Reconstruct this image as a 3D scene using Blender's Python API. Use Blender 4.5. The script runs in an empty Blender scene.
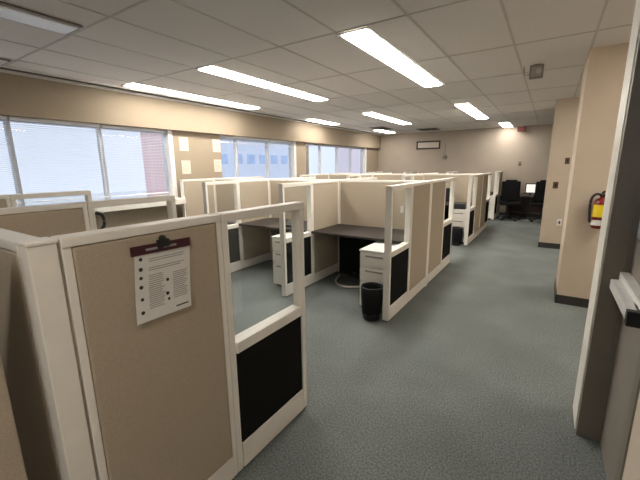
import bpy, bmesh, math, random
from mathutils import Vector, Matrix
random.seed(7)
PI = math.pi
scene = bpy.context.scene
COL = scene.collection

# ------------------------------------------------------------------ camera
cam_data = bpy.data.cameras.new('camera')
cam_data.sensor_fit = 'HORIZONTAL'
cam_data.sensor_width = 36.0
cam_data.lens = 36.0 * 348.34 / 640.0
cam_data.clip_start = 0.02
cam = bpy.data.objects.new('camera', cam_data)
COL.objects.link(cam)
YAW, PITCH, ROLL = 0.577822, 0.206187, -0.0113913
_f = Vector((-math.sin(YAW), math.cos(YAW), 0)); _r = Vector((math.cos(YAW), math.sin(YAW), 0)); _u = Vector((0, 0, 1))
_f2 = math.cos(PITCH) * _f - math.sin(PITCH) * _u
_u2 = math.sin(PITCH) * _f + math.cos(PITCH) * _u
_x = math.cos(ROLL) * _r + math.sin(ROLL) * _u2
_y = -math.sin(ROLL) * _r + math.cos(ROLL) * _u2
m4 = Matrix((( _x.x, _y.x, -_f2.x, 0.0), (_x.y, _y.y, -_f2.y, 0.0), (_x.z, _y.z, -_f2.z, 1.55), (0, 0, 0, 1)))
cam.matrix_world = m4
scene.camera = cam

# ------------------------------------------------------------------ world, exposure
world = bpy.data.worlds.new('overcast_sky'); scene.world = world
world.use_nodes = True
wn = world.node_tree.nodes; wl = world.node_tree.links
bg = wn['Background']
tc = wn.new('ShaderNodeTexCoord'); sep = wn.new('ShaderNodeSeparateXYZ'); ramp = wn.new('ShaderNodeValToRGB')
wl.new(tc.outputs['Generated'], sep.inputs[0]); wl.new(sep.outputs['Z'], ramp.inputs[0]); wl.new(ramp.outputs[0], bg.inputs['Color'])
ramp.color_ramp.elements[0].position = 0.0; ramp.color_ramp.elements[0].color = (0.72, 0.79, 0.95, 1)
ramp.color_ramp.elements[1].position = 0.5; ramp.color_ramp.elements[1].color = (0.76, 0.83, 1.0, 1)
WORLD_STRENGTH = 0.88
bg.inputs['Strength'].default_value = WORLD_STRENGTH
LAMP_STRENGTH = 24.0
scene.cycles.max_bounces = 14
scene.cycles.diffuse_bounces = 8
scene.cycles.transparent_max_bounces = 24
scene.view_settings.view_transform = 'Standard'
scene.view_settings.look = 'None'
scene.view_settings.gamma = 1.0
scene.view_settings.use_curve_mapping = False
scene.view_settings.exposure = 0.45

# ------------------------------------------------------------------ materials
def mat(name, col, rough=0.6, metal=0.0, noise=0.0, nscale=40.0, bump=0.0, bscale=None, spec=None, col2=None, detail=3.0):
    m = bpy.data.materials.new(name); m.use_nodes = True
    nt = m.node_tree; b = nt.nodes['Principled BSDF']
    b.inputs['Base Color'].default_value = (*col, 1); b.inputs['Roughness'].default_value = rough; b.inputs['Metallic'].default_value = metal
    if spec is not None: b.inputs['Specular IOR Level'].default_value = spec
    if noise or bump:
        t = nt.nodes.new('ShaderNodeTexCoord'); n = nt.nodes.new('ShaderNodeTexNoise')
        n.inputs['Scale'].default_value = nscale; n.inputs['Detail'].default_value = detail
        nt.links.new(t.outputs['Object'], n.inputs['Vector'])
        if noise:
            r = nt.nodes.new('ShaderNodeValToRGB')
            a = tuple(max(0, c * (1 - noise)) for c in col); c2 = col2 if col2 else tuple(min(1, c * (1 + noise)) for c in col)
            r.color_ramp.elements[0].color = (*a, 1); r.color_ramp.elements[0].position = 0.3
            r.color_ramp.elements[1].color = (*c2, 1); r.color_ramp.elements[1].position = 0.7
            nt.links.new(n.outputs['Fac'], r.inputs[0]); nt.links.new(r.outputs[0], b.inputs['Base Color'])
        if bump:
            n2 = nt.nodes.new('ShaderNodeTexNoise'); n2.inputs['Scale'].default_value = bscale or nscale
            nt.links.new(t.outputs['Object'], n2.inputs['Vector'])
            bp = nt.nodes.new('ShaderNodeBump'); bp.inputs['Strength'].default_value = bump; bp.inputs['Distance'].default_value = 0.002
            nt.links.new(n2.outputs['Fac'], bp.inputs['Height']); nt.links.new(bp.outputs[0], b.inputs['Normal'])
    return m

M = {}
M['fabric'] = mat('beige_woven_fabric', (0.45, 0.385, 0.30), 0.95, noise=0.10, nscale=300, bump=0.3, bscale=500, spec=0.1)
M['trim'] = mat('cream_painted_metal', (0.86, 0.825, 0.76), 0.40, noise=0.03, nscale=12)
M['black_fabric'] = mat('black_woven_fabric', (0.012, 0.012, 0.011), 0.95, noise=0.3, nscale=300, spec=0.1)
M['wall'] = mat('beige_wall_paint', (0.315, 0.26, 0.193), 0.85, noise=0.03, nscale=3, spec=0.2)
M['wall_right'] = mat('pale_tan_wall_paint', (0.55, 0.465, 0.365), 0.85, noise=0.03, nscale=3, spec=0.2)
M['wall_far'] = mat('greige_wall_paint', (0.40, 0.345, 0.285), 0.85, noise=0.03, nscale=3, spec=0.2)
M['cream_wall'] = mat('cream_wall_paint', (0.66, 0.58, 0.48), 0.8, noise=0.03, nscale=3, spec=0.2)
M['tile'] = mat('acoustic_ceiling_tile', (0.70, 0.672, 0.648), 0.95, noise=0.04, nscale=120, spec=0.1)
M['tbar'] = mat('ceiling_grid_metal', (0.50, 0.475, 0.45), 0.6, noise=0.05, nscale=10)
M['dark_base'] = mat('dark_vinyl_base', (0.035, 0.032, 0.03), 0.5, noise=0.1, nscale=10)
M['desk'] = mat('dark_brown_laminate', (0.024, 0.018, 0.015), 0.55, noise=0.25, nscale=14)
M['black'] = mat('black_plastic', (0.012, 0.012, 0.013), 0.45, noise=0.15, nscale=20)
M['black_gloss'] = mat('black_bin_liner', (0.006, 0.006, 0.007), 0.6, spec=0.2, noise=0.2, nscale=20, bump=0.6, bscale=30)
M['mid_grey'] = mat('mid_grey_plastic', (0.42, 0.40, 0.37), 0.6, noise=0.05, nscale=20)
M['white'] = mat('white_metal', (0.75, 0.74, 0.72), 0.4, noise=0.03, nscale=15)
M['unlit'] = mat('unlit_prismatic_diffuser', (0.90, 0.91, 0.92), 0.25, noise=0.03, nscale=40)
M['paper'] = mat('white_paper', (0.72, 0.71, 0.68), 0.8, noise=0.02, nscale=20)
M['cream_paper'] = mat('cream_paper', (0.60, 0.54, 0.45), 0.8, noise=0.02, nscale=20)
M['grey_text'] = mat('grey_printing', (0.36, 0.36, 0.35), 0.8, noise=0.1, nscale=50)
M['ink'] = mat('black_printing', (0.03, 0.03, 0.03), 0.8, noise=0.1, nscale=50)
M['maroon'] = mat('maroon_card', (0.055, 0.008, 0.016), 0.6, noise=0.1, nscale=30)
M['frame_grey'] = mat('dark_grey_frame_paint', (0.19, 0.168, 0.138), 0.45, noise=0.06, nscale=6)
M['door'] = mat('taupe_door_paint', (0.25, 0.225, 0.195), 0.5, noise=0.06, nscale=5)
M['alu'] = mat('brushed_aluminium', (0.76, 0.76, 0.74), 0.42, 0.25, noise=0.05, nscale=30)
M['mullion'] = mat('grey_window_frame', (0.56, 0.57, 0.60), 0.45, noise=0.05, nscale=10)
M['slat'] = mat('white_blind_slat', (0.78, 0.80, 0.84), 0.5, noise=0.02, nscale=10)
M['red'] = mat('red_enamel', (0.18, 0.010, 0.010), 0.3, noise=0.05, nscale=8)
M['dull_red'] = mat('dull_red_plastic', (0.16, 0.035, 0.028), 0.6, noise=0.05, nscale=8)
M['yellow'] = mat('yellow_label', (0.85, 0.66, 0.02), 0.5, noise=0.03, nscale=30)
M['brown_plate'] = mat('brown_plastic_plate', (0.10, 0.055, 0.03), 0.5, noise=0.1, nscale=20)
M['cord'] = mat('white_cable_jacket', (0.62, 0.60, 0.55), 0.5, noise=0.05, nscale=20)
M['chair_fabric'] = mat('black_chair_upholstery', (0.010, 0.010, 0.011), 0.9, noise=0.2, nscale=150, spec=0.1)
M['redwood'] = mat('dark_reddish_laminate', (0.05, 0.024, 0.02), 0.4, noise=0.25, nscale=12)
M['screen'] = mat('pale_screen_face', (0.80, 0.78, 0.70), 0.3, noise=0.02, nscale=10)
M['grey_plastic'] = mat('grey_plastic', (0.30, 0.28, 0.26), 0.5, noise=0.06, nscale=20)
M['pale_pink'] = mat('pale_pink_facade', (0.84, 0.74, 0.76), 0.9, noise=0.03, nscale=1)
M['snow'] = mat('pale_outdoor_ground', (0.75, 0.76, 0.78), 0.9, noise=0.08, nscale=0.5)
M['pale_block'] = mat('pale_facade', (0.80, 0.83, 0.90), 0.9, noise=0.03, nscale=1)
M['blue_pane'] = mat('blue_grey_panes', (0.50, 0.62, 0.80), 0.4, noise=0.1, nscale=1)

def brick_mat():
    m = bpy.data.materials.new('pinkish_brick'); m.use_nodes = True
    nt = m.node_tree; b = nt.nodes['Principled BSDF']; b.inputs['Roughness'].default_value = 0.9
    t = nt.nodes.new('ShaderNodeTexCoord'); br = nt.nodes.new('ShaderNodeTexBrick')
    br.inputs['Color1'].default_value = (0.84, 0.58, 0.56, 1); br.inputs['Color2'].default_value = (0.78, 0.52, 0.50, 1)
    br.inputs['Mortar'].default_value = (0.80, 0.70, 0.68, 1); br.inputs['Scale'].default_value = 4.0
    nt.links.new(t.outputs['Object'], br.inputs['Vector']); nt.links.new(br.outputs['Color'], b.inputs['Base Color'])
    return m
M['brick'] = brick_mat()

def carpet_mat():
    m = bpy.data.materials.new('grey_green_carpet'); m.use_nodes = True
    nt = m.node_tree; b = nt.nodes['Principled BSDF']; b.inputs['Roughness'].default_value = 0.95; b.inputs['Specular IOR Level'].default_value = 0.12
    t = nt.nodes.new('ShaderNodeTexCoord')
    def noise(scale, detail):
        n = nt.nodes.new('ShaderNodeTexNoise'); n.inputs['Scale'].default_value = scale; n.inputs['Detail'].default_value = detail
        nt.links.new(t.outputs['Object'], n.inputs['Vector']); return n
    fine = noise(95, 6); big = noise(1.8, 5)
    r1 = nt.nodes.new('ShaderNodeValToRGB')
    r1.color_ramp.elements[0].position = 0.32; r1.color_ramp.elements[0].color = (0.105, 0.120, 0.114, 1)
    r1.color_ramp.elements[1].position = 0.68; r1.color_ramp.elements[1].color = (0.25, 0.274, 0.264, 1)
    r2 = nt.nodes.new('ShaderNodeValToRGB')
    r2.color_ramp.elements[0].position = 0.35; r2.color_ramp.elements[0].color = (0.84, 0.84, 0.84, 1)
    r2.color_ramp.elements[1].position = 0.7; r2.color_ramp.elements[1].color = (1.06, 1.06, 1.06, 1)
    nt.links.new(fine.outputs['Fac'], r1.inputs[0]); nt.links.new(big.outputs['Fac'], r2.inputs[0])
    mx = nt.nodes.new('ShaderNodeMix'); mx.data_type = 'RGBA'; mx.blend_type = 'MULTIPLY'; mx.inputs[0].default_value = 1.0
    nt.links.new(r1.outputs[0], mx.inputs[6]); nt.links.new(r2.outputs[0], mx.inputs[7]); nt.links.new(mx.outputs[2], b.inputs['Base Color'])
    bp = nt.nodes.new('ShaderNodeBump'); bp.inputs['Strength'].default_value = 0.4; bp.inputs['Distance'].default_value = 0.004
    nt.links.new(fine.outputs['Fac'], bp.inputs['Height']); nt.links.new(bp.outputs[0], b.inputs['Normal'])
    return m
M['carpet'] = carpet_mat()

def glass_mat(name, refl=0.03, tint=(0.97, 0.985, 0.985)):
    m = bpy.data.materials.new(name); m.use_nodes = True
    nt = m.node_tree; nt.nodes.remove(nt.nodes['Principled BSDF'])
    tr = nt.nodes.new('ShaderNodeBsdfTransparent'); tr.inputs[0].default_value = (*tint, 1)
    gl = nt.nodes.new('ShaderNodeBsdfGlossy'); gl.inputs['Roughness'].default_value = 0.02
    mx = nt.nodes.new('ShaderNodeMixShader'); mx.inputs[0].default_value = refl
    nt.links.new(tr.outputs[0], mx.inputs[1]); nt.links.new(gl.outputs[0], mx.inputs[2])
    nt.links.new(mx.outputs[0], nt.nodes['Material Output'].inputs[0])
    return m
M['glass'] = glass_mat('clear_glass')
M['window_glass'] = glass_mat('window_glass', 0.008)
def frosted():
    m = bpy.data.materials.new('frosted_glass'); m.use_nodes = True
    nt = m.node_tree; nt.nodes.remove(nt.nodes['Principled BSDF'])
    a = nt.nodes.new('ShaderNodeBsdfTranslucent'); a.inputs[0].default_value = (.95, .95, .95, 1)
    b = nt.nodes.new('ShaderNodeBsdfTransparent'); mx = nt.nodes.new('ShaderNodeMixShader'); mx.inputs[0].default_value = .15
    nt.links.new(a.outputs[0], mx.inputs[1]); nt.links.new(b.outputs[0], mx.inputs[2]); nt.links.new(mx.outputs[0], nt.nodes['Material Output'].inputs[0])
    return m
M['frosted'] = frosted()

def emit_mat(name, col, s):
    m = bpy.data.materials.new(name); m.use_nodes = True
    nt = m.node_tree; nt.nodes.remove(nt.nodes['Principled BSDF'])
    e = nt.nodes.new('ShaderNodeEmission'); e.inputs[0].default_value = (*col, 1); e.inputs[1].default_value = s
    nt.links.new(e.outputs[0], nt.nodes['Material Output'].inputs[0])
    return m
M['lit_screen'] = emit_mat('lit_white_screen', (1.0, 0.95, 0.86), 0.75)
M['lamp'] = emit_mat('lit_diffuser', (1.0, 0.93, 0.84), LAMP_STRENGTH)

# ------------------------------------------------------------------ builders
class MB:
    def __init__(s): s.bm = bmesh.new()
    def box(s, x0, x1, y0, y1, z0, z1, bev=0.0):
        t = bmesh.new()
        bmesh.ops.create_cube(t, size=1.0)
        for v in t.verts:
            v.co = Vector((x0 + (v.co.x + .5) * (x1 - x0), y0 + (v.co.y + .5) * (y1 - y0), z0 + (v.co.z + .5) * (z1 - z0)))
        if bev: bmesh.ops.bevel(t, geom=t.edges[:], offset=bev, segments=2, affect='EDGES', profile=0.6)
        s.merge(t); return s
    def merge(s, t, mtx=None):
        if mtx is not None: bmesh.ops.transform(t, matrix=mtx, verts=t.verts)
        me = bpy.data.meshes.new('tmp'); t.to_mesh(me); t.free(); s.bm.from_mesh(me); bpy.data.meshes.remove(me)
    def rbox(s, size, mtx, bev=0.0):
        t = bmesh.new(); bmesh.ops.create_cube(t, size=1.0)
        for v in t.verts: v.co = Vector((v.co.x * size[0], v.co.y * size[1], v.co.z * size[2]))
        if bev: bmesh.ops.bevel(t, geom=t.edges[:], offset=bev, segments=2, affect='EDGES', profile=0.6)
        s.merge(t, mtx); return s
    def lathe(s, prof, c=(0, 0, 0), n=20, closed=False, a0=0.0, a1=2 * PI):
        full = abs(a1 - a0 - 2 * PI) < 1e-6
        k = n if full else n + 1
        rings = []
        for r, z in prof:
            rings.append([s.bm.verts.new((c[0] + r * math.cos(a0 + (a1 - a0) * i / n), c[1] + r * math.sin(a0 + (a1 - a0) * i / n), c[2] + z)) for i in range(k)])
        for a, b in zip(rings, rings[1:]):
            for i in range(n):
                j = (i + 1) % k
                s.bm.faces.new((a[i], a[j], b[j], b[i]))
        if full:
            if prof[0][0] > 1e-6: s.bm.faces.new(list(reversed(rings[0])))
            if not closed and prof[-1][0] > 1e-6: s.bm.faces.new(rings[-1])
        return s
    def tube(s, pts, r, n=8):
        pts = [Vector(p) for p in pts]; rings = []
        for i, p in enumerate(pts):
            d = (pts[min(i + 1, len(pts) - 1)] - pts[max(i - 1, 0)]).normalized()
            a = d.cross(Vector((0, 0, 1)))
            if a.length < 1e-3: a = d.cross(Vector((1, 0, 0)))
            a.normalize(); b = d.cross(a).normalized()
            rings.append([s.bm.verts.new(p + r * (math.cos(2 * PI * k / n) * a + math.sin(2 * PI * k / n) * b)) for k in range(n)])
        for a, b in zip(rings, rings[1:]):
            for k in range(n): s.bm.faces.new((a[k], a[(k + 1) % n], b[(k + 1) % n], b[k]))
        s.bm.faces.new(rings[0]); s.bm.faces.new(list(reversed(rings[-1]))); return s
    def build(s, name, m, parent=None, smooth=False, loc=None):
        bmesh.ops.recalc_face_normals(s.bm, faces=s.bm.faces)
        me = bpy.data.meshes.new(name); s.bm.to_mesh(me); s.bm.free()
        me.materials.append(M[m])
        if smooth:
            for p in me.polygons: p.use_smooth = True
        o = bpy.data.objects.new(name, me); COL.objects.link(o)
        if parent is not None: o.parent = parent
        if loc: o.location = loc
        return o
def smooth_path(pts, k=8):
    pts = [Vector(p) for p in pts]; out = []
    for i in range(len(pts) - 1):
        p0 = pts[max(i - 1, 0)]; p1 = pts[i]; p2 = pts[i + 1]; p3 = pts[min(i + 2, len(pts) - 1)]
        for j in range(k):
            t = j / k
            out.append(0.5 * ((2 * p1) + (p2 - p0) * t + (2 * p0 - 5 * p1 + 4 * p2 - p3) * t * t + (3 * p1 - p0 - 3 * p2 + p3) * t ** 3))
    out.append(pts[-1]); return out
def tag(o, label, cat, group=None):
    o['label'] = label; o['category'] = cat
    if group: o['group'] = group
    return o
def thing(name, label, cat, loc=(0, 0, 0), rz=0.0, group=None):
    o = bpy.data.objects.new(name, None); COL.objects.link(o); o.empty_display_size = 0.1
    o.location = loc; o.rotation_euler = (0, 0, rz)
    return tag(o, label, cat, group)
def struct(o): o['kind'] = 'structure'; return o
def sempty(name):
    o = bpy.data.objects.new(name, None); COL.objects.link(o); o['kind'] = 'structure'; return o
def dup(src, loc, rz, label, group=None):
    r = src.copy(); COL.objects.link(r); r.location = loc; r.rotation_euler = (0, 0, rz); r['label'] = label
    if group: r['group'] = group
    for ch in list(src.children):
        c = ch.copy(); COL.objects.link(c); c.parent = r
        for g in list(ch.children):
            d = g.copy(); COL.objects.link(d); d.parent = c
    return r

# ------------------------------------------------------------------ room shell
H = 2.67            # ceiling height
XL = -5.30          # window wall, inner face
YF = 12.25          # far wall
YB = -3.2           # wall behind the camera
struct(MB().box(XL - .45, 2.6, YB - .2, YF + .2, -.12, 0).build('floor', 'carpet'))
struct(MB().box(XL - .45, 2.6, YB - .2, YF + .2, H, H + .12).build('ceiling', 'tile'))
WZ0, WZ1 = 1.06, 2.18
OPEN = [(-1.45, 3.70), (4.79, 7.15), (7.62, 11.2)]
w = MB()
WL = XL - .09
w.box(XL - .28, WL, YB - .2, YF + .2, 0, WZ0)
w.box(XL - .28, XL, YB - .2, YF + .2, WZ1, H)
edges = [YB - .2] + [v for a in OPEN for v in a] + [YF + .2]
for i in range(0, len(edges), 2): w.box(XL - .28, WL, edges[i], edges[i + 1], WZ0, WZ1)
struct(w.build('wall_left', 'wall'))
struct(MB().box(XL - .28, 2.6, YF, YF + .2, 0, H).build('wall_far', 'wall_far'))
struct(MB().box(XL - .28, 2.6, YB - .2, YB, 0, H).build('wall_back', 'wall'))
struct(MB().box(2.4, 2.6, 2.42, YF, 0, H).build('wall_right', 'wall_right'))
struct(MB().box(0.205, 2.4, 4.62, 5.35, 0, H).build('wall_right', 'wall_right'))          # first pier
struct(MB().box(-0.045, 2.4, 7.75, 8.7, 0, H).build('wall_right', 'wall_right'))           # second pier
b = MB()
b.box(0.195, 2.4, 4.61, 4.62, 0, .10); b.box(0.195, .205, 4.61, 5.35, 0, .10)
b.box(-0.055, 2.4, 7.74, 7.75, 0, .10); b.box(-0.055, -.045, 7.74, 8.7, 0, .10)
struct(b.build('baseboard_right', 'dark_base'))
struct(MB().box(XL, 2.4, YF - .01, YF, 0, .10).build('baseboard_far', 'dark_base'))
# entrance block on the right with the door in its side
w = MB()
w.box(.285, 2.4, 2.335, 2.57, 0, H)          # corner
w.box(.34, 2.4, 1.581, 2.335, 2.36, H)       # above the door
w.box(.34, 2.4, YB, 1.515, 0, H)             # cream wall beside the camera
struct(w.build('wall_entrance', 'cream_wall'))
struct(MB().box(.279, .2855, 2.338, 2.57, 0, H, .002).build('trim_4', 'trim'))
door = sempty('door_1')
f = MB()
f.box(.283, .372, 2.285, 2.336, 0, 2.36, .003); f.box(.372, .440, 2.288, 2.336, 0, 2.33, .002)
f.box(.334, .46, 1.514, 1.582, 0, 2.36, .003); f.box(.334, .44, 1.582, 2.285, 2.31, 2.36, .003)
f.build('door_frame', 'frame_grey', door)
lf = MB()
lf.box(.392, .436, 1.586, 2.283, .006, 1.20, .003); lf.box(.392, .436, 1.586, 1.70, 1.20, 2.30); lf.box(.392, .436, 2.27, 2.285, 1.20, 2.30)
lf.box(.392, .436, 1.70, 2.27, 2.15, 2.30)
lf.build('door_leaf', 'door', door)
fg = MB().box(.392, .400, 1.70, 2.27, 1.19, 2.15).build('glass_pane', 'frosted', door); fg['label'] = 'bright frosted glass panel of the door'
pb = MB(); pb.box(.310, .378, 1.74, 2.20, .935, .985, .006); pb.box(.350, .392, 1.745, 2.262, .95, 1.012, .004); pb.box(.34, .392, 1.74, 1.84, .94, .985, .004)
bar = pb.build('push_bar', 'alu', door)
e = MB().box(.307, .38, 1.705, 1.742, .928, .99, .004).build('end_cap', 'black', bar); e['label'] = 'black end cap of the push bar'

# ceiling grid, slot along the window wall
g = MB()
x = .211
while x > XL: g.box(x - .010, x + .010, YB, YF, H - .004, H); x -= .62
for xx in (.831, 1.451, 2.071): g.box(xx - .010, xx + .010, YB, YF, H - .004, H)
y = 2.82 - 1.24 * 4
while y < YF: g.box(XL, 2.4, y - .010, y + .010, H - .004, H); y += 1.24
struct(g.build('trim_1', 'tbar'))
s = MB(); s.box(XL, XL + .03, YB, YF, H - .035, H); s.box(XL + .19, XL + .23, YB, YF, H - .02, H)
struct(s.build('trim_2', 'white'))
struct(MB().box(XL + .03, XL + .19, YB, YF, H - .006, H).build('trim_3', 'black'))
# dark shadow-gap strip under the soffit
# ------------------------------------------------------------------ windows
XG = XL - .21
def window(name, y0, y1, mulls):
    wd = sempty(name)
    fr = MB()
    fr.box(XG - .03, XG + .03, y0, y1, WZ0, WZ0 + .05); fr.box(XG - .03, XG + .03, y0, y1, WZ1 - .05, WZ1)
    fr.box(XG - .03, XG + .03, y0, y0 + .05, WZ0, WZ1); fr.box(XG - .03, XG + .03, y1 - .05, y1, WZ0, WZ1)
    fr.build('window_frame', 'mullion', wd)
    MB().box(XG + .03, XL - .075, y1 - .03, y1 + .05, WZ0, WZ1, .004).build('window_casing', 'white', wd)
    for q in mulls: MB().box(XG - .03, XG + .04, q - .025, q + .025, WZ0 + .05, WZ1 - .05, .004).build('mullion', 'mullion', wd)
    MB().box(XG - .006, XG + .004, y0 + .03, y1 - .03, WZ0 + .03, WZ1 - .03).build('glass_pane', 'window_glass', wd)
    MB().box(XG + .03, XL + .16, y0 - .04 if y0 > 4 else y0, y1 + .03, WZ0 - .09, WZ0 + .004, .006).build('window_sill', 'trim', wd)
window('window_1', *OPEN[0], (-.41, .60, 1.62, 2.65))
window('window_2', *OPEN[1], (5.29, 6.25))
window('window_3', *OPEN[2], (8.46, 9.41, 10.30))

def blind(label, y0, y1, drop, group):
    t = thing('window_blind', label, 'blind', (XL - .135, (y0 + y1) / 2, WZ1 - .04), 0, group)
    L = (y1 - y0) / 2
    MB().box(-.02, .02, -L, L, 0, .038, .003).build('head_rail', 'slat', t)
    sl = MB(); pitch = .024 if drop > .3 else .008
    n = int((drop - .03) / pitch)
    for k in range(1, n):
        zz = -k * pitch
        mtx = Matrix.Translation((0, 0, zz)) @ Matrix.Rotation(math.radians(-8), 4, 'Y')
        sl.rbox((.025, 2 * L - .01, .0012), mtx)
    o = sl.build('slats', 'slat', t)
    MB().box(-.013, .013, -L, L, -drop - .008, -drop + .008, .002).build('bottom_rail', 'slat', t)
pan = [-1.42, -.41, .60, 1.62, 2.65, 3.66]
NM = ['', '', 'white slatted blind over the leftmost window pane in view', 'white slatted blind over the second window pane from the left', 'white slatted blind over the window pane left of the paper-covered pillar', '']
for i in range(2, 5): blind(NM[i], pan[i] + .015, pan[i + 1] - .015, .98, 'blinds at the windows')
for a, c, l in ((4.82, 5.28, 'raised blind at the top of the narrow pane right of the paper-covered pillar'), (5.30, 6.24, 'raised blind at the top of the middle pane of the second window'), (6.26, 7.1, 'raised blind at the top of the right pane of the second window')):
    blind(l, a, c, .09, 'blinds at the windows')
# row of thin grey upright strips between second and third window
c = MB()
for k in range(5): c.box(XL - .16, XL - .11 + .02 * (k % 2), 7.64 + k * .035, 7.67 + k * .035, 1.08, 2.11, .006)
tag(c.build('grey_strips', 'grey_plastic'), 'narrow grey stack of upright strips at the left end of the third window', 'blind')

# ------------------------------------------------------------------ outside
struct(MB().box(-90, XL - .6, -60, 120, -4.2, -4).build('ground_outside', 'snow'))
def building(name, label, x0, x1, y0, y1, z1, wallm, rows=None):
    t = thing(name, label, 'building', ((x0 + x1) / 2, (y0 + y1) / 2, -4))
    dx, dy = (x1 - x0) / 2, (y1 - y0) / 2
    MB().box(-dx, dx, -dy, dy, 0, z1 + 4).build('wall', wallm, t)
    MB().box(-dx - .15, dx + .15, -dy - .15, dy + .15, z1 + 4, z1 + 4.3).build('roof_edge', 'pale_block', t)
    if rows:
        ny, zs = rows
        step = 2 * dy / ny
        for k in range(ny):
            for z in zs:
                MB().box(dx - .05, dx + .06, -dy + step * (k + .2), -dy + step * (k + .8), z + 4 - .55, z + 4 + .55).build('window', 'blue_pane', t)
                if k < 5: MB().box(-dx + 2 * dx * (k + .2) / 5, -dx + 2 * dx * (k + .8) / 5, -dy - .06, -dy + .05, z + 4 - .55, z + 4 + .55).build('window', 'blue_pane', t)
    return t
building('brick_building', 'pinkish brick building outside the left window, right part of its last pane', -16, -14.0, 9.5, 11.4, 7, 'brick')
building('office_building', 'pale blue-windowed building seen through the second window', -46, -31, 29, 42, 8, 'pale_block', (6, (-.6, 2.6, 5.6)))
building('brick_building', 'pinkish building outside the right half of the third window', -14.8, -13.5, 25.6, 34, 8, 'pale_pink')

# ------------------------------------------------------------------ ceiling lights
def light_proto(L=1.22, hm='white'):
    t = thing('ceiling_light', 'x', 'ceiling light')
    W = .15
    hs = MB(); hs.box(-W, W, -L / 2, -L / 2 + .02, -.012, 0); hs.box(-W, W, L / 2 - .02, L / 2, -.012, 0)
    hs.box(-W, -W + .035, -L / 2 + .02, L / 2 - .02, -.012, 0); hs.box(W - .035, W, -L / 2 + .02, L / 2 - .02, -.012, 0)
    hs.build('housing', hm, t)
    return t
lit = light_proto()
MB().box(-.115, .115, -.588, .588, -.022, -.001, .006).build('diffuser', 'lamp', lit)
unl = light_proto(1.22, 'frame_grey')
MB().box(-.115, .115, -.59, .59, -.022, -.001, .006).build('diffuser', 'unlit', unl)
LG = 'fluorescent ceiling lights'
LIT = [(-1.505, 3.45, 'lit ceiling light over the first cubicle by the aisle, nearer of the joined pair'),
       (-1.505, 4.69, 'lit ceiling light over the first cubicle by the aisle, farther of the joined pair'),
       (-3.36, 3.43, 'lit ceiling light of the middle row, left one of its nearest pair'),
       (-3.36, 4.67, 'lit ceiling light of the middle row, right one of its nearest pair'),
       (-4.82, 3.37, 'lit ceiling light closest above the window wall, left one of its pair'),
       (-4.82, 4.60, 'lit ceiling light closest above the window wall, right one of its pair'),
       (-4.90, 7.75, 'small-looking lit ceiling light near the window wall over the second window'),
       (-3.36, 7.65, 'lit ceiling light in the middle row, nearer half of its far pair'),
       (-3.36, 8.89, 'lit ceiling light in the middle row, farther half of its far pair'),
       (-4.62, 11.0, 'lit ceiling light by the far end of the window wall'),
       (-1.50, 7.73, 'lit ceiling light beside the aisle, nearer of the pair before the far wall'),
       (-1.50, 8.97, 'lit ceiling light beside the aisle, farther of the pair before the far wall'),
       (-1.18, 11.5, 'smallest lit ceiling light over the black chairs at the far wall'),
       (-.35, -1.0, 'added unseen fill light behind the camera, beside the entrance door'),  # added out of view to brighten the near panels and door
       (1.45, 3.5, 'added unseen fill light in the recess on the right, before the near pier'),  # unseen extra fixture, put in to lift the near pier
       (1.2, 6.55, 'added unseen fill light in the recess between the two piers on the right'),  # extra fill for the far pier, fixture itself never in view
       (1.35, 1.97, 'added unseen light in the room behind the door with the push bar')]  # added so the door glass gets light from behind
for i, (px, py, lb) in enumerate(LIT):
    if i == 0: lit.location = (px, py, H - .004); lit['label'] = lb; lit['group'] = LG
    else: dup(lit, (px, py, H - .004), 0, lb, LG)
UN = [(-3.37, .93, 'unlit grey ceiling light at the top left corner of the picture'), (-4.93, .93, 'unlit ceiling light just above the leftmost window, at the left picture edge')]
for i, (px, py, lb) in enumerate(UN):
    if i == 0: unl.location = (px, py, H - .004); unl['label'] = lb; unl['group'] = LG
    else: dup(unl, (px, py, H - .004), 0, lb, LG)

# ------------------------------------------------------------------ partition panels
T = .032     # half thickness
def frame_mb(L, h, rail, stile):
    m = MB()
    m.box(-T, T, 0, stile, 0.02, h, .003); m.box(-T, T, L - stile, L, 0.02, h, .003)
    m.box(-T - .004, T + .004, 0, L, h - rail, h, .005)
    return m
def fabric_panel(L, h=1.37):
    t = thing('partition_panel', 'x', 'partition panel')
    frame_mb(L, h, .032, .026).build('frame', 'trim', t)
    MB().box(-T - .003, T + .003, .028, L - .028, .145, h - .034, .008).build('fabric_insert', 'fabric', t)
    MB().box(-T - .001, T + .001, .026, L - .026, .02, .142, .003).build('base_raceway', 'trim', t)
    for q in (.05, L - .05): MB().lathe([(.018, 0), (.018, .006), (.008, .008), (.008, .025)], (0, q, 0), 10).build('leveling_foot', 'black', t)
    return t
def glazed_panel(L, h=1.37):
    t = thing('glazed_partition_panel', 'x', 'partition panel')
    fm = frame_mb(L, h, .042, .036); fm.box(-T - .004, T + .004, .042, L - .042, .675, .732, .004)
    fm.build('frame', 'trim', t)
    MB().box(-.004, .004, .04, L - .04, .732, h - .042).build('glass_pane', 'glass', t)
    q = MB().box(-T + .004, T - .004, .044, L - .044, .165, .675, .006).build('lower_insert', 'black_fabric', t); q['label'] = 'black fabric lower insert'
    MB().box(-T - .001, T + .001, .042, L - .042, .02, .163, .003).build('base_raceway', 'trim', t)
    for q in (.05, L - .05): MB().lathe([(.018, 0), (.018, .006), (.008, .008), (.008, .025)], (0, q, 0), 10).build('leveling_foot', 'black', t)
    return t
PR = {}
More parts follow.
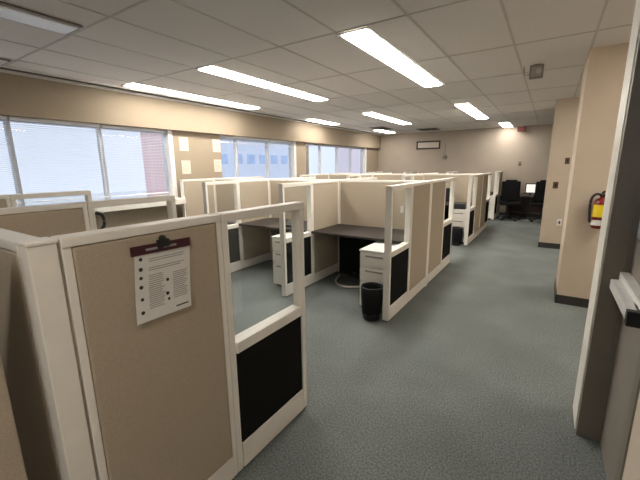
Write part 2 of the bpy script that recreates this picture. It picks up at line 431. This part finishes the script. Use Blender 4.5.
def place(kind, L, x, y, rz, label, group):
    k = (kind, round(L, 3))
    if k not in PR:
        PR[k] = (fabric_panel if kind == 'fabric' else glazed_panel)(L)
        o = PR[k]; o.location = (x, y, 0); o.rotation_euler = (0, 0, rz); o['label'] = label; o['group'] = group
        return o
    return dup(PR[k], (x, y, 0), rz, label, group)
POST = []
def post(x, y, label, w=.032, h=1.375):
    if not POST or w != .032:
        t = thing('partition_post', label, 'post', (x, y, 0), 0, 'square partition posts')
        MB().box(-w, w, -w, w, 0.0, h - .010, .004).build('column', 'trim', t)
        MB().box(-w - .003, w + .003, -w - .003, w + .003, h - .012, h, .004).build('cap', 'trim', t)
        if w == .032: POST.append(t)
        return t
    return dup(POST[0], (x, y, 0), 0, label)
CL = ['front', 'second', 'third', 'last']
WN = ['aisle-side divider', 'second divider from the aisle', 'third divider from the aisle', 'window-wall divider']
GG, GF, GS = 'half-glazed panels of the cubicles', 'beige fabric panels of the cubicles', 'beige fabric panels of the cubicle backs'
GLZ, FAB = .60, .68
# front cluster (only its far half stands in view)
X0 = (-1.215, -2.42, -3.74)
FR = ['beige fabric panel nearest the camera, with the white notice hung on it',
      'beige fabric panel just behind the one with the notice, seen over its top',
      'beige fabric panel by the left window, farthest of the front dividers']
GZ = ['half-glazed panel with black lower half nearest the camera, right of the notice panel',
      'half-glazed panel whose top rail shows above the notice, below the pink wall outside',
      'half-glazed panel whose top rail crosses the left window pane']
for i, px in enumerate(X0):
    place('fabric', .602, px, .421, 0, FR[i], GF).scale.z = .989
    place('glazed', .615, px, 1.026, 0, GZ[i], GG).scale.z = .989
for i, px in enumerate(X0):
    xr = X0[i] - .038; xl = (X0[i + 1] + .038) if i < 2 else -5.0
    place('fabric', xr - xl, xr, .375, PI / 2, ['beige fabric panel at the left picture edge, square to the notice panel', 'beige back panel of the front cubicles, middle one', 'beige back panel of the front cubicles, next to the windows'][i], GS).scale.z = .985
post(-1.215, .375, 'cream corner post nearest the camera, left of the notice panel', .036, 1.355)
for i in (1, 2): post(X0[i], .375, 'cream corner post of the front cubicles, %s from the camera' % ['', 'second', 'third'][i])
# tan panel at bottom left
t = thing('partition_panel', 'beige panel cut off by the lower left picture corner', 'partition panel', (-1.215, -.66, 0), 0, GF)
MB().box(-T, T, 0, .905, .02, 1.37, .006).build('fabric_insert', 'fabric', t)
MB().box(-T - .003, T + .003, 0, .905, 1.37, 1.385, .004).build('top_cap', 'trim', t)
MB().box(-T + .01, T - .01, .01, .89, 0, .02).build('base_strip', 'dark_base', t)

XW = (-1.25, -2.56, -3.88, -5.20)
SP = {1: 4.42, 2: 8.44, 3: YF - .04}
for c in (1, 2, 3):
    ys = SP[c]
    for i, px in enumerate(XW):
        nm = WN[i]; row = CL[c]
        if not (i == 3 and c == 1):
            y0 = ys - .032 - FAB - GLZ
            place('glazed', GLZ, px, y0, 0, 'half-glazed panel at the near end of the %s, %s cubicle block' % (nm, row), GG)
        place('fabric', FAB, px, ys - .032 - FAB, 0, 'beige fabric panel, near half of the %s, %s cubicle block' % (nm, row), GF)
        if c < 3:
            place('fabric', FAB, px, ys + .032, 0, 'beige fabric panel, far half of the %s, %s cubicle block' % (nm, row), GF)
            place('glazed', GLZ, px, ys + .032 + FAB, 0, 'half-glazed panel at the far end of the %s, %s cubicle block' % (nm, row), GG)
        if c < 3: post(px, ys, 'cream post in the middle of the %s, %s cubicle block' % (nm, row))
        if i < 3:
            xr = px - .032; xl = XW[i + 1] + .032
            if c < 3: place('fabric', xr - xl, xr, ys, PI / 2, 'beige back panel of the %s cubicle from the aisle, %s cubicle block' % (['first', 'second', 'third'][i], row), GS)

# ------------------------------------------------------------------ desks and pedestals
def desk_proto(W=1.25):
    t = thing('cubicle_desk', 'x', 'desk')       # back edge at y=0, front at y=-.72
    MB().box(-W / 2, W / 2, -.72, -.004, .705, .735, .004).build('worktop', 'desk', t)
    for sx in (-1, 1):
        m = MB(); m.box(sx * (W / 2 - .012) - .010, sx * (W / 2 - .012) + .010, -.50, -.02, .655, .705, .003)
        m.build('bracket', 'black', t)
    MB().box(-W / 2 + .03, W / 2 - .03, -.030, -.006, 0, .705).build('dark_back_sheet', 'black_fabric', t)  # black sheet from floor to worktop along the back edge
    return t
def pedestal_proto():
    t = thing('drawer_pedestal', 'x', 'drawer unit')   # front faces -y at y=-.46
    MB().box(-.17, .17, -.445, 0, .035, .66, .004).build('body', 'trim', t)
    MB().box(-.175, .175, -.465, .003, .66, .682, .004).build('top', 'white', t)
    MB().box(-.15, .15, -.42, -.02, 0, .035).build('plinth', 'dark_base', t)
    zs = [(.05, .33), (.338, .49), (.498, .652)]
    for a, b2 in zs:
        d = MB().box(-.166, .166, -.465, -.446, a, b2, .004).build('drawer', 'trim', t)
        h = MB().box(-.10, .10, -.475, -.465, b2 - .045, b2 - .028, .003).build('pull', 'grey_plastic', d); h['label'] = 'grey recessed drawer pull'
    return t
dk = desk_proto(); pd = pedestal_proto(); first = [True, True]
DG, PG = 'dark worktops in the cubicles', 'white drawer pedestals'
ORD = ['first', 'second', 'third']
def put(proto, k, loc, rz, label, group):
    if first[k]:
        first[k] = False; proto.location = loc; proto.rotation_euler = (0, 0, rz); proto['label'] = label; proto['group'] = group
    else: dup(proto, loc, rz, label, group)
for c in (1, 2, 3):
    ys = SP[c]
    for i in range(3):
        xm = (XW[i] + XW[i + 1]) / 2
        back = ys - .036 if c < 3 else YF - .012
        put(dk, 0, (xm, back, 0), 0, 'dark desk in the near side of the %s cubicle from the aisle, %s block' % (ORD[i], CL[c]), DG)
        put(pd, 1, (XW[i] - .032 - .18, ys - .032 - FAB - GLZ + (.72 if i == 1 else .64), 0), 0, 'white pedestal in the near side of the %s cubicle from the aisle, %s block' % (ORD[i], CL[c]), PG)
        if c < 3:
            put(dk, 0, (xm, ys + .036, 0), PI, 'dark desk in the far side of the %s cubicle from the aisle, %s block' % (ORD[i], CL[c]), DG)

# things in the first cubicle of the second block
def waste_bin(loc, label):
    t = thing('waste_bin', label, 'bin', loc, 0, 'black waste bins')
    MB().lathe([(.084, 0), (.090, .01), (.105, .33), (.109, .335), (.102, .335), (.086, .012)], n=24, closed=True).build('body', 'black', t, True)
    bm_ = MB(); pr = []
    n = 28
    rings = []
    for r, z, wob in ((.104, .07, .007), (.114, .22, .006), (.117, .345, .004), (.108, .356, .003), (.097, .33, .003), (.08, .12, .003)):
        rings.append([bm_.bm.verts.new(((r + wob * math.sin(5 * q) * random.uniform(.4, 1)) * math.cos(2 * PI * q / n), (r + wob * math.sin(7 * q) * random.uniform(.4, 1)) * math.sin(2 * PI * q / n), z + (random.uniform(-.02, .02) if z < .25 and r > .1 else 0))) for q in range(n)])
    for a, b2 in zip(rings, rings[1:]):
        for q in range(n): bm_.bm.faces.new((a[q], a[(q + 1) % n], b2[(q + 1) % n], b2[q]))
    bm_.build('liner', 'black_gloss', t, True)
    return t
wb = waste_bin((-1.412, 3.135, 0), 'black lined waste bin before the white pedestal of the nearest aisle-side cubicle')
dup(wb, (-1.44, 7.16, 0), .7, 'black waste bin before the white pedestal farther down the aisle')
cable = MB().tube(smooth_path([(-2.42, 4.22, .012), (-2.36, 4.02, .012), (-2.27, 3.88, .012), (-2.12, 3.82, .012), (-1.99, 3.88, .012), (-1.90, 3.97, .012), (-1.86, 4.06, .014)]), .0135)
tag(cable.build('power_cable', 'cord', None, True), 'white cable looping over the carpet under the nearest dark desk', 'cable')
t = thing('power_bar', 'black power bar box on the carpet under the nearest dark desk', 'power bar', (-2.05, 4.26, 0))
MB().box(-.22, .22, -.05, .05, 0, .06, .006).build('body', 'black', t)
for k in range(4): MB().box(-.17 + k * .1, -.12 + k * .1, -.02, .02, .06, .063).build('socket', 'grey_plastic', t)
tag(MB().box(-.02, .02, -.004, 0, -.045, .045, .002).build('cream_patch', 'paper', None, False, (-1.575, SP[1] - T - .0032, 1.0)), 'small cream patch on the beige back panel of the nearest cubicle', 'tag')  # small flat cream patch set on the back panel
# phone
t = thing('desk_phone', 'black desk phone on the desk of the second cubicle from the aisle', 'phone', (-3.05, 3.86, .735), .3)
pm = MB(); pm.rbox((.20, .19, .03), Matrix.Translation((0, 0, .035)) @ Matrix.Rotation(math.radians(14), 4, 'X'), .006); pm.build('base', 'black', t)
pm = MB(); pm.box(-.095, -.045, -.09, .09, .055, .09, .012); pm.build('handset', 'black', t)
MB().box(-.02, .08, .02, .075, .058, .066, .002).build('display', 'grey_plastic', t)
MB().box(-.07, .07, -.06, .07, 0, .022).build('foot', 'black', t)

# monitors
def monitor(loc, rz, label, w=.44, h=.27, screen='black', stand=True, z=.10):
    t = thing('monitor', label, 'monitor', loc, rz)
    MB().box(-w / 2, w / 2, -.02, .02, z, z + h, .008).build('case', 'black', t)
    MB().box(-w / 2 + w * .1, w / 2 - w * .1, -.0225, -.018, z + w * .1, z + h - w * .1).build('screen', screen, t)
    MB().box(-.025, .025, .0, .03, .01, z + .08, .004).build('neck', 'black', t)
    MB().box(-.11, .11, -.07, .09, 0, .012, .004).build('foot', 'black', t)
    return t
monitor((-1.93, 8.05, .735), .3, 'black monitor on the desk of the third block, seen through the far glazing', .36, .30, 'black', True, .03)
t = thing('storage_box', 'low black box on top of the white pedestal farther down the aisle', 'box', (-1.49, 7.52, .682))
MB().box(-.13, .13, -.10, .10, 0, .095, .008).build('body', 'black', t)
MB().box(-.135, .135, -.105, .105, .095, .115, .006).build('lid', 'black', t)
t = thing('mug', 'small dark reddish mug on the white pedestal of the last cubicle block', 'mug', (-1.41, 11.2, .682))
MB().lathe([(.035, 0), (.04, .01), (.04, .10), (.036, .10), (.034, .012)], n=16, closed=True).build('cup', 'maroon', t, True)
MB().tube(smooth_path([(-.038, 0, .08), (-.065, 0, .075), (-.065, 0, .035), (-.038, 0, .025)]), .006).build('handle', 'maroon', t, True)

# ------------------------------------------------------------------ poster on the nearest panel
XF = X0[0] + T + .004
t = thing('notice_sheet', 'white printed notice with a maroon header hung on the nearest beige panel', 'poster', (XF, .728, 1.145))
t.rotation_euler = (math.radians(-1.0), 0, 0)
# local: y across, z up, x out of the panel
pm = MB(); n = 10
def bow(z): return .002 + .012 * max(0, (.12 - z) / .25) ** 2
rows = []
for k in range(n + 1):
    z = -.135 + .27 * k / n; sh = .024 * (k / n - .5)
    rows.append([pm.bm.verts.new((bow(z) + dx, y + sh * 1.0 + .0, z)) for dx in (0, .0012) for y in (-.112, .112)])
for a, b2 in zip(rows, rows[1:]):
    pm.bm.faces.new((a[2], a[3], b2[3], b2[2])); pm.bm.faces.new((a[1], a[0], b2[0], b2[1]))
    pm.bm.faces.new((a[0], a[2], b2[2], b2[0])); pm.bm.faces.new((a[3], a[1], b2[1], b2[3]))
pm.bm.faces.new(rows[0]); pm.bm.faces.new(list(reversed(rows[-1])))
pm.build('sheet', 'paper', t)
def mark(y0, y1, z0, z1, name, m):
    z = (z0 + z1) / 2; xx = bow(z) + .0012; sh = .024 * ((z + .135) / .27 - .5)
    return MB().box(xx - .0004, xx + .0006, y0 + sh, y1 + sh, z0, z1)
tx = MB(); random.seed(3)
def line(y0, y1, z):
    m_ = mark(y0, y1, z - .0017, z + .0017, '', ''); me = bpy.data.meshes.new('q'); m_.bm.to_mesh(me); m_.bm.free(); tx.bm.from_mesh(me); bpy.data.meshes.remove(me)
line(-.06, .085, .088); line(-.06, .08, .080); line(-.06, .085, .055); line(-.06, .07, .047)
for k in range(17): line(-.062, -.062 + random.uniform(.05, .065), .028 - k * .0075)
for k in range(14): line(.035, .035 + random.uniform(.05, .066), .018 - k * .0075)
tx.build('printed_text', 'grey_text', t)
ik = MB()
def icon(y, z, r):
    sh = .024 * ((z + .135) / .27 - .5); tt = bmesh.new()
    bmesh.ops.create_cone(tt, cap_ends=True, segments=7, radius1=r, radius2=r * .8, depth=.0008)
    ik.merge(tt, Matrix.Translation((bow(z) + .0016, y + sh, z)) @ Matrix.Rotation(PI / 2, 4, 'Y'))
for y, z, r in ((-.09, .092, .007), (-.09, .056, .008), (-.09, .025, .007), (-.09, -.008, .008), (-.088, -.052, .007), (-.088, -.100, .008), (.013, -.004, .007), (.011, -.056, .008), (.016, -.078, .006)): icon(y, z, r)
me_i = ik.build('icon_column', 'ink', t)
q = mark(.045, .10, -.118, -.113, '', '').build('footer_line', 'ink', t)
hd = MB().box(.0045, .0075, -.116, .122, .108, .142, .001).build('header_band', 'maroon', t); hd['label'] = 'dark maroon header band'
for k in range(2):
    MB().box(.0074, .0080, (-.062, .006)[k], (-.018, .060)[k], .120, .128).build('header_word', 'grey_text', hd)
t2 = thing('binder_clip', 'black binder clip holding the top of the white notice', 'clip', (XF, .735, 1.288))
MB().box(.001, .020, -.022, .022, -.018, .010, .004).build('jaw', 'black', t2)
MB().lathe([(.0, 0), (.012, .0), (.014, .008), (.008, .016), (0, .018)], (.010, 0, .008), 12).build('knob', 'black', t2, True)
# dark curved fitting behind the top of the notice panel
pm = MB().tube(smooth_path([(0, -.01, .07), (0, .022, .055), (0, .034, .02), (0, .028, -.02), (0, .0, -.05)]), .010)
tag(pm.build('headset_hook', 'black', None, True, (X0[1] + T + .012, 1.07, 1.215)), 'small black curved hook on the panel behind the notice panel', 'hook')

# ------------------------------------------------------------------ papers on the pillar
PP = [(3.97, 1.97, 'top left white sheet on the beige pillar between the windows'), (3.98, 1.575, 'lower left white sheet on the beige pillar between the windows'),
      (4.69, 1.97, 'top right white sheet on the beige pillar between the windows'), (4.69, 1.60, 'lower right white sheet on the beige pillar between the windows')]
wp = None
for i, (py, pz, lb) in enumerate(PP):
    if wp is None:
        wp = thing('notice_sheet', lb, 'paper', (WL, py, pz), 0, 'sheets on the pillar')
        MB().box(0, .002, -.09, .09, -.115, .115).build('sheet', 'cream_paper', wp)
        m_ = MB()
        for k in range(7): m_.box(.0018, .0025, -.065, .06 - .01 * (k % 3), .075 - k * .024, .081 - k * .024)
        m_.build('printed_text', 'grey_text', wp)
    else: dup(wp, (WL, py, pz), 0, lb)

# ------------------------------------------------------------------ far wall things
t = thing('wall_sign', 'wide black-framed pale sign high on the far wall', 'sign', (-3.56, YF, 2.24))
fm = MB(); fm.box(-.40, .40, -.03, 0, .09, .135, .004); fm.box(-.40, .40, -.03, 0, -.135, -.09, .004); fm.box(-.40, -.355, -.03, 0, -.09, .09, .003); fm.box(.355, .40, -.03, 0, -.09, .09, .003)
fm.build('frame', 'black', t)
MB().box(-.355, .355, -.012, 0, -.09, .09).build('panel', 'cream_paper', t)
t = thing('wall_speaker', 'small round dark device with a thin cord on the far wall, below the sign', 'wall device', (-3.0, YF, 1.83))
tt = bmesh.new(); bmesh.ops.create_cone(tt, cap_ends=True, segments=20, radius1=.075, radius2=.06, depth=.05)
m_ = MB(); m_.merge(tt, Matrix.Translation((0, -.025, 0)) @ Matrix.Rotation(PI / 2, 4, 'X')); m_.build('body', 'frame_grey', t)
MB().tube([(0, -.010, .06), (.01, -.010, .3), (.015, -.010, .42)], .008).build('cord', 'frame_grey', t)
t = thing('thermostat', 'small brown thermostat on the far wall above the chairs', 'thermostat', (-.79, YF, 1.585))
MB().box(-.035, .035, -.03, 0, -.055, .055, .006).build('body', 'brown_plate', t); MB().box(-.02, .02, -.034, -.03, .0, .035).build('dial', 'grey_plastic', t)
t = thing('exit_sign', 'small red sign under the ceiling at the far wall', 'sign', (-.83, YF - .12, H))
MB().box(-.10, .10, -.03, .03, -.17, -.03, .005).build('housing', 'dull_red', t); MB().box(-.03, .03, -.02, .02, -.03, 0).build('mount', 'white', t)
# ceiling box near the right pier
t = thing('ceiling_speaker', 'small grey square box with dark rim hung from the ceiling', 'ceiling device', (-.25, 4.97, H))
fm = MB(); a = .068
fm.box(-a, a, -.03, .03, -.025, -.008, .003); fm.box(-a, a, -.03, .03, -.150, -.133, .003); fm.box(-a, -a + .017, -.03, .03, -.133, -.025); fm.box(a - .017, a, -.03, .03, -.133, -.025)
fm.build('rim', 'frame_grey', t)
MB().box(-a + .017, a - .017, -.02, .025, -.133, -.025).build('body', 'grey_plastic', t)
tt = bmesh.new(); bmesh.ops.create_cone(tt, cap_ends=True, segments=18, radius1=.028, radius2=.028, depth=.006)
m_ = MB(); m_.merge(tt, Matrix.Translation((.02, -.022, -.075)) @ Matrix.Rotation(PI / 2, 4, 'X')); m_.build('cone', 'mid_grey', t)
MB().box(-.03, .03, -.03, .03, -.008, 0).build('mount', 'frame_grey', t)
m_ = MB().tube([(-a, 0, -.10), (-.12, 0, -.10), (-.13, 0, -.004)], .006).build('bracket', 'frame_grey', t)
# ceiling vents
def vent(loc, label, w, d):
    t = thing('ceiling_vent', label, 'vent', loc, 0, 'dark ceiling vents')
    MB().box(-w, w, -d, d, -.012, 0, .003).build('frame', 'grey_plastic', t)
    s_ = MB()
    for k in range(6): s_.box(-w + .02, w - .02, -d + .03 + k * (2 * d - .06) / 6, -d + .03 + (k + .6) * (2 * d - .06) / 6, -.016, -.012)
    s_.build('grille', 'black', t)
vent((-4.35, 10.1, H - .004), 'dark vent in the ceiling near the far end of the window wall', .22, .42)
vent((-3.3, 11.3, H - .004), 'dark vent in the ceiling above the framed sign on the far wall', .30, .30)

# ------------------------------------------------------------------ right wall things
t = thing('fire_extinguisher', 'red fire extinguisher with yellow label on the right pier', 'fire extinguisher', (.47, 4.535, .90))
MB().lathe([(.0, 0), (.055, 0), (.064, .012), (.064, .25), (.058, .28), (.035, .305), (.018, .312), (.018, .325)], n=24).build('cylinder', 'red', t, True)
MB().lathe([(.0655, .12), (.0655, .245)], n=18, a0=PI * 1.02, a1=PI * 1.98).build('label', 'yellow', t, True)
MB().lathe([(.0655, .035), (.0655, .09)], n=18, a0=PI * 1.05, a1=PI * 1.95).build('small_label', 'paper', t, True)
vm = MB(); vm.box(-.018, .018, -.018, .018, .32, .352, .004); vm.build('valve', 'black', t)
vm = MB(); vm.rbox((.02, .12, .010), Matrix.Translation((0, -.04, .372)) @ Matrix.Rotation(math.radians(-14), 4, 'X'), .003); vm.rbox((.02, .10, .010), Matrix.Translation((0, -.045, .345)), .003); vm.build('handle', 'black', t)
MB().tube(smooth_path([(-.01, 0, .34), (-.05, -.01, .35), (-.085, -.012, .31), (-.09, -.012, .22), (-.082, -.012, .11), (-.078, -.012, .06)]), .012).build('hose', 'black', t, True)
MB().box(-.03, .03, .05, .084, .20, .30, .004).build('wall_bracket', 'black', t)
def plate(name, loc, label, w, h, m, cat):
    t = thing(name, label, cat, loc)
    MB().box(-w, w, -.012, 0, -h, h, .003).build('plate', m, t)
    MB().box(-w * .35, w * .35, -.018, -.012, -h * .4, h * .4, .002).build('rocker', 'black', t)
plate('light_switch', (.105, 7.75, 1.18), 'brown switch plate on the far right pier, at mid height', .04, .06, 'brown_plate', 'switch')
plate('card_reader', (.235, 7.75, 1.61), 'brown plate high on the far right pier beside the near pier edge', .035, .055, 'brown_plate', 'switch')
plate('wall_outlet', (.235, 7.75, .50), 'pale outlet low on the far right pier beside the near pier edge', .04, .06, 'white', 'outlet')

# ------------------------------------------------------------------ furniture at the far wall
def office_chair(loc, rz, label, s=1.0):
    t = thing('office_chair', label, 'chair', loc, rz, 'black office chairs at the far wall')   # faces -y
    MB().box(-.25, .25, -.25, .22, .43, .51, .03).build('seat', 'chair_fabric', t)
    bk = MB(); bk.rbox((.48, .08, .58), Matrix.Translation((0, .25, .80)) @ Matrix.Rotation(math.radians(-8), 4, 'X'), .035); bk.rbox((.30, .07, .10), Matrix.Translation((0, .29, 1.08)) @ Matrix.Rotation(math.radians(-8), 4, 'X'), .03)
    bk.build('backrest', 'chair_fabric', t)
    MB().box(-.03, .03, .20, .26, .40, .60, .008).build('back_bracket', 'black', t)
    MB().lathe([(.03, .08), (.03, .25), (.02, .25), (.02, .43)], n=14).build('gas_column', 'black', t, True)
    for k in range(5):
        a_ = 2 * PI * k / 5 + .3; m_ = MB()
        m_.rbox((.28, .04, .03), Matrix.Rotation(a_, 4, 'Z') @ Matrix.Translation((.15, 0, .085)) @ Matrix.Rotation(math.radians(6), 4, 'Y'), .008)
        lg = m_.build('leg', 'black', t)
        cm = bmesh.new(); bmesh.ops.create_cone(cm, cap_ends=True, segments=14, radius1=.03, radius2=.03, depth=.04)
        m_ = MB(); m_.merge(cm, Matrix.Translation((.28 * math.cos(a_), .28 * math.sin(a_), .03)) @ Matrix.Rotation(a_, 4, 'Z') @ Matrix.Rotation(PI / 2, 4, 'X')); m_.build('caster', 'black', lg)
    for sx in (-1, 1):
        MB().box(sx * .27 - .025, sx * .27 + .025, -.18, .12, .66, .69, .01).build('armrest', 'black', t)
        MB().box(sx * .265 - .015, sx * .265 + .015, -.03, .03, .46, .66, .005).build('arm_post', 'black', t)
    return t
c1 = office_chair((-.88, 11.34, 0), .12, 'black high-backed office chair left of the white screen at the far wall')
dup(c1, (-.10, 11.34, 0), -.12, 'black office chair right of the white screen, partly behind the right pier')
t = thing('side_table', 'dark reddish table between the two black chairs at the far wall', 'table', (-.52, 11.975, 0))
MB().box(-.50, .50, -.26, .26, .64, .67, .004).build('table_top', 'redwood', t)
for sx in (-1, 1):
    for sy in (-1, 1): MB().box(sx * .46 - .025, sx * .46 + .025, sy * .22 - .025, sy * .22 + .025, 0, .64, .004).build('leg', 'redwood', t)
MB().box(-.43, .43, .19, .22, .15, .60).build('back_panel', 'redwood', t)
monitor((-.43, 11.95, .67), 0, 'small black-framed screen showing white on the table at the far wall', .28, .29, 'lit_screen', True, .06)
